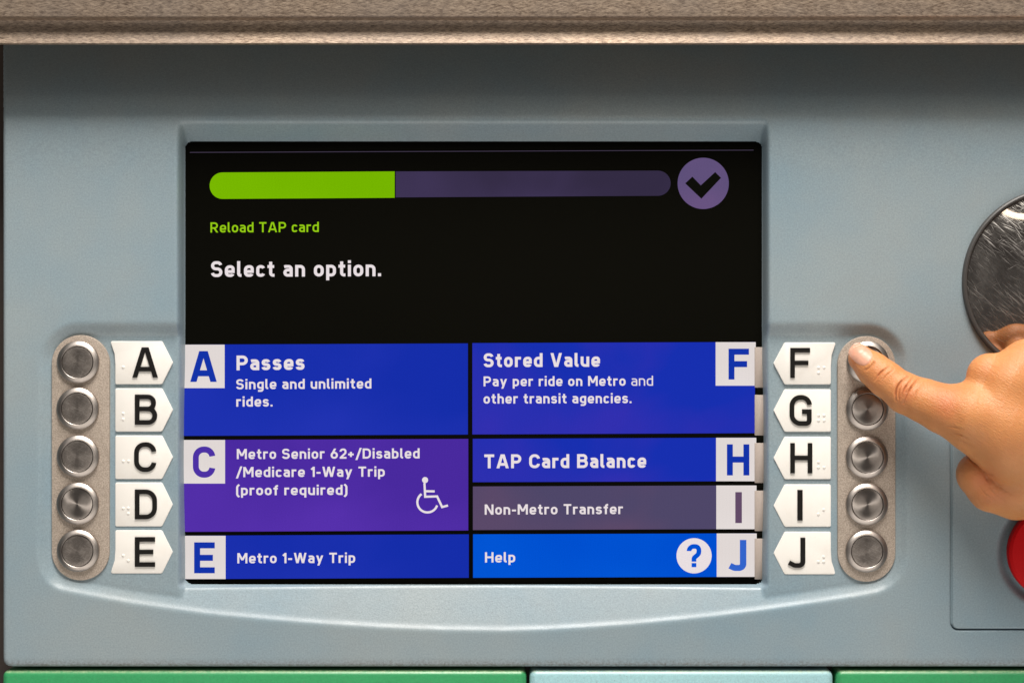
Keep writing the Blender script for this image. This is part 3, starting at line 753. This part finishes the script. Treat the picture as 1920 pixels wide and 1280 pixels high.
# surface nets
sgn = DD < 0
cor = [(i, j, k) for i in (0, 1) for j in (0, 1) for k in (0, 1)]
nxg, nyg, nhg = DD.shape
cnt = sum(sgn[i:nxg-1+i, j:nyg-1+j, k:nhg-1+k].astype(np.int8) for i, j, k in cor)
act = (cnt > 0) & (cnt < 8)
ids = np.full(act.shape, -1, np.int64); ci = np.argwhere(act); ids[act] = np.arange(len(ci))
acc_ = np.zeros((len(ci), 3)); num = np.zeros(len(ci))
for a in cor:
    for b in cor:
        if sum(b)-sum(a) == 1 and all(q2 >= p2 for p2, q2 in zip(a, b)):
            va = DD[ci[:, 0]+a[0], ci[:, 1]+a[1], ci[:, 2]+a[2]]; vb = DD[ci[:, 0]+b[0], ci[:, 1]+b[1], ci[:, 2]+b[2]]
            c = (va < 0) != (vb < 0); tt = np.where(c, va/(va-vb+1e-12), 0)
            for ax_i in range(3): acc_[:, ax_i] += np.where(c, a[ax_i]+tt*(b[ax_i]-a[ax_i]), 0)
            num += c
vp = (ci+acc_/num[:, None])*g+np.array([ax[0], ay[0], ah[0]])
quads = []
for axis in range(3):
    sl0 = [slice(1, -1)]*3; sl1 = [slice(1, -1)]*3
    sl0[axis] = slice(0, -1); sl1[axis] = slice(1, None)
    s0 = sgn[tuple(sl0)]; s1 = sgn[tuple(sl1)]; ch_ = s0 != s1; pos = np.argwhere(ch_)
    o = np.ones(3, int); o[axis] = 0; pos = pos+o; flip = s0[ch_]
    u, v = [(1, 2), (2, 0), (0, 1)][axis]
    e = np.eye(3, dtype=int); c4 = [pos-e[u]-e[v], pos-e[v], pos, pos-e[u]]
    f = np.stack([ids[c[:, 0], c[:, 1], c[:, 2]] for c in c4], 1); f[~flip] = f[~flip][:, ::-1]; quads.append(f)
quads = np.concatenate(quads); quads = quads[(quads >= 0).all(1)]
# one linear subdivision, then pull every point onto the surface
def subdiv(vp, Q):
    E = np.concatenate([Q[:, [i, (i+1) % 4]] for i in range(4)]); E.sort(1)
    key = E[:, 0]*len(vp)+E[:, 1]; uq, inv = np.unique(key, return_inverse=True); inv = inv.ravel()
    a = uq//len(vp); b = uq % len(vp); n0 = len(vp); nE = len(uq)
    nv = np.concatenate([vp, (vp[a]+vp[b])/2, vp[Q].mean(1)]); m_ = len(Q)
    ed = [n0+inv[i*m_:(i+1)*m_] for i in range(4)]; fc = n0+nE+np.arange(m_)
    nq = np.concatenate([np.stack([Q[:, i], ed[i], fc, ed[i-1]], 1) for i in range(4)]); return nv, nq
vis = (vp[quads].mean(1)[:, 0] < 2300)
vp, quads = subdiv(vp, quads)
def grad(v, e=.8):
    P0 = [v[:, i] for i in range(3)]; out_ = []
    for i in range(3):
        a = list(P0); b = list(P0); a[i] = a[i]+e; b[i] = b[i]-e; out_.append((sdf(a)-sdf(b))/(2*e))
    gr = np.stack(out_, 1); return gr
for it in range(2):
    gr = grad(vp); d0 = sdf([vp[:, i] for i in range(3)]); vp = vp-gr*np.clip(d0/np.maximum((gr**2).sum(1), .2), -2, 2)[:, None]
vis = vp[quads].mean(1)[:, 0] < 1900
vp2, q2 = subdiv(vp, quads[vis]); nb = len(vp)
nw = np.arange(nb, len(vp2)); dd_ = vp2[nw]
gr2 = grad(dd_); d0 = sdf([dd_[:, i] for i in range(3)]); vp2[nw] = dd_-gr2*np.clip(d0/np.maximum((gr2**2).sum(1), .2), -2, 2)[:, None]
quads = np.concatenate([quads[~vis], q2]); vp = vp2
gr = grad(vp); nrm_ = gr/np.linalg.norm(gr, axis=1, keepdims=True)
# creases, given where they are seen; only on the side that faces out
k_ = D/(D-vp[:, 2]); ix = CX+(vp[:, 0]-CX)*k_; iy = CY+(vp[:, 1]-CY)*k_
front = np.clip(nrm_[:, 2]*2.0+.1, 0, 1)
creases = [([(1703, 705), (1686, 717), (1678, 734), (1679, 751)], 1.6, 1.7), ([(1712, 708), (1697, 726), (1688, 748)], 1.3, 1.5), ([(1722, 709), (1706, 729), (1694, 756)], 1.5, 1.7),
           ([(1690, 722), (1684, 738), (1686, 752)], .8, 1.3), ([(1706, 718), (1700, 734), (1694, 745)], .7, 1.2), ([(1668, 686), (1650, 698), (1640, 713)], 1.3, 1.6), ([(1676, 693), (1662, 703), (1652, 717)], .6, 1.6), ([(1731, 716), (1718, 735), (1712, 755)], .5, 1.6),
           ([(1786, 812), (1800, 815), (1815, 822)], .6, 1.8), ([(1792, 822), (1808, 828), (1826, 838)], .5, 1.8), ([(1775, 800), (1792, 802), (1806, 806)], .5, 1.8),
           ([(1812, 854), (1828, 868), (1844, 883)], 1.6, 2.2), ([(1844, 883), (1853, 889), (1862, 890)], .6, 2.0), ([(1842, 884), (1850, 898), (1855, 905)], .7, 2.0),
           ([(1833, 905), (1846, 925), (1866, 941)], .35, 1.7), ([(1850, 905), (1862, 924), (1884, 938)], .3, 1.7), ([(1868, 902), (1880, 918), (1900, 928)], .25, 1.7), ([(1838, 925), (1856, 915), (1875, 908)], .2, 1.6), ([(1852, 940), (1872, 927), (1892, 918)], .2, 1.6),
           ([(1640, 676), (1634, 690), (1620, 694)], .7, 2.0)]
disp = np.zeros(len(vp))
sel = (ix < 1950)
sx_, sy_ = ix[sel], iy[sel]; ds = np.zeros(sel.sum())
for pts, dep, wid in creases:
    pts = rp([(p[0], p[1], 40) for p in pts]); n = len(pts); tot = 0; best = np.full(len(sx_), 1e9); bt = np.zeros(len(sx_))
    for i in range(n-1):
        x0, y0 = pts[i]; x1, y1 = pts[i+1]; ex, ey = x1-x0, y1-y0
        tt = np.clip(((sx_-x0)*ex+(sy_-y0)*ey)/(ex*ex+ey*ey+1e-9), 0, 1); dd = np.hypot(sx_-x0-tt*ex, sy_-y0-tt*ey)
        u = (i+tt)/(n-1); bt = np.where(dd < best, u, bt); best = np.minimum(best, dd)
    fade = np.clip(np.minimum(bt, 1-bt)*4+.25, 0, 1)
    ds += -dep*1.9*fade*np.exp(-(best/wid)**2)+dep*.2*fade*np.exp(-((best-wid*2.4)/wid)**2)
disp[sel] = ds
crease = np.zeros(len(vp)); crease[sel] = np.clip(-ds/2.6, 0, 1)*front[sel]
disp += .5*np.sin(vp[:, 0]*.05+1)*np.sin(vp[:, 1]*.043+vp[:, 2]*.03)
def bumpat(cx, cy, rx, ry, a): 
    return a*np.exp(-(((ix-cx)/rx)**2+((iy-cy)/ry)**2))
disp += bumpat(1845, 765, 40, 30, 3)+bumpat(1700, 733, 18, 22, 1.2)+bumpat(1792, 790, 14, 30, -1.5)
vp = vp+nrm_*(disp*front)[:, None]
red = bumpat(1697, 733, 22, 26, .45)+bumpat(1650, 702, 18, 18, .18)+bumpat(1776, 756, 22, 30, .5)+bumpat(1845, 895, 26, 22, .5)+bumpat(1600, 680, 16, 26, .30)+bumpat(1860, 930, 40, 25, .3)+bumpat(1850, 690, 25, 25, .2)
co = np.stack([(vp[:, 0]-CX)*S, -vp[:, 2]*S, (CY-vp[:, 1])*S], 1)
org = Vector(W(2240, 815, 140)); co -= np.array(org)
hm = np_mesh('person', co, quads)
cr_ = hm.attributes.new('crease', 'FLOAT', 'POINT'); cr_.data.foreach_set('value', crease.astype(np.float32))
at_ = hm.attributes.new('redness', 'FLOAT', 'POINT'); at_.data.foreach_set('value', np.clip(red, 0, 1).astype(np.float32))
# outward normals
cen = hm.polygons[0]
hand = link('person', hm, None, org, M['skin'])
hand['label'] = 'bare hand reaching in from the right, index finger pressing the top right button'; hand['category'] = 'person'
# nail: a curved plate grown over the fingertip
ua = math.radians(38); U = np.array([math.cos(ua), math.sin(ua)]); Vv = np.array([-U[1], U[0]])
nu, nv = 26, 22; V = []; Fc = []
def surf_h(x, y):
    lo = np.full(x.shape, 20.0); hi = np.full(x.shape, 120.0)
    hs = np.arange(110, 10, -.5); best = np.full(x.shape, np.nan)
    for h in hs:
        Xw = CX+(x-CX)*(D-h)/D; Yw = CY+(y-CY)*(D-h)/D
        d = sdf((Xw, Yw, np.full(x.shape, h))); m_ = (d < 0) & np.isnan(best); best[m_] = h
    return best
a_, b_ = np.meshgrid(np.linspace(-1, 1, nu), np.linspace(-1, 1, nv), indexing='ij')
pw = 2.6
rad = np.maximum(np.abs(a_), np.abs(b_)); nn = (np.abs(a_)**pw+np.abs(b_)**pw)**(1/pw); sc_ = np.where(nn > 0, rad/np.maximum(nn, 1e-6), 1)
A_, B_ = a_*sc_, b_*sc_
NC = (1613.8, 664.5); HLn, HWn = 23, 18.6
x = NC[0]+U[0]*A_*HLn+Vv[0]*B_*HWn; y = NC[1]+U[1]*A_*HLn+Vv[1]*B_*HWn
hh = surf_h(x.ravel(), y.ravel()).reshape(x.shape)
ok = ~np.isnan(hh); hh = np.where(ok, hh, np.nanmin(hh))
lift = 1.6*np.clip(1-rad**6, 0, 1)+.2-.9*(rad > .97)+np.clip(-A_, 0, 1)*1.0
hh = hh+lift
for i in range(nu):
    for j in range(nv): V.append(W(*F(x[i, j], y[i, j], hh[i, j]), hh[i, j]))
for i in range(nu-1):
    for j in range(nv-1): Fc.append((i*nv+j, (i+1)*nv+j, (i+1)*nv+j+1, i*nv+j+1))
me = mesh('fingernail', V, Fc)
if sum(p.normal.y for p in me.polygons) > 0: me.flip_normals()
c = recentre(me); link('fingernail', me, hand, c, M['nail'], smooth=True)

# ------------------------------------------------------------------ ring lamp mirrored in the round mirror
seg, ms = 64, 12; V = []; Fc = []
for i in range(seg):
    a = 2*math.pi*i/seg
    for j in range(ms):
        b = 2*math.pi*j/ms; r = .28+.04*math.cos(b); V.append((r*math.cos(a), r*math.sin(a), .04*math.sin(b)))
for i in range(seg):
    for j in range(ms):
        i2 = (i+1) % seg; j2 = (j+1) % ms; Fc.append((i*ms+j, i2*ms+j, i2*ms+j2, i*ms+j2))
me = mesh('ring_lamp', V, Fc)
t = NT('lamp_glow'); lm = t.set(Base_Color=(.8, .8, .8, 1), Emission_Color=(1, .86, .66, 1), Emission_Strength=3.2)
rl = link('ring_lamp', me, None, (0.36, -1.0, 0.91), lm, smooth=True)
rl['label'] = 'glowing ring lamp seen as a reflection in the top of the round mirror'; rl['category'] = 'lamp'
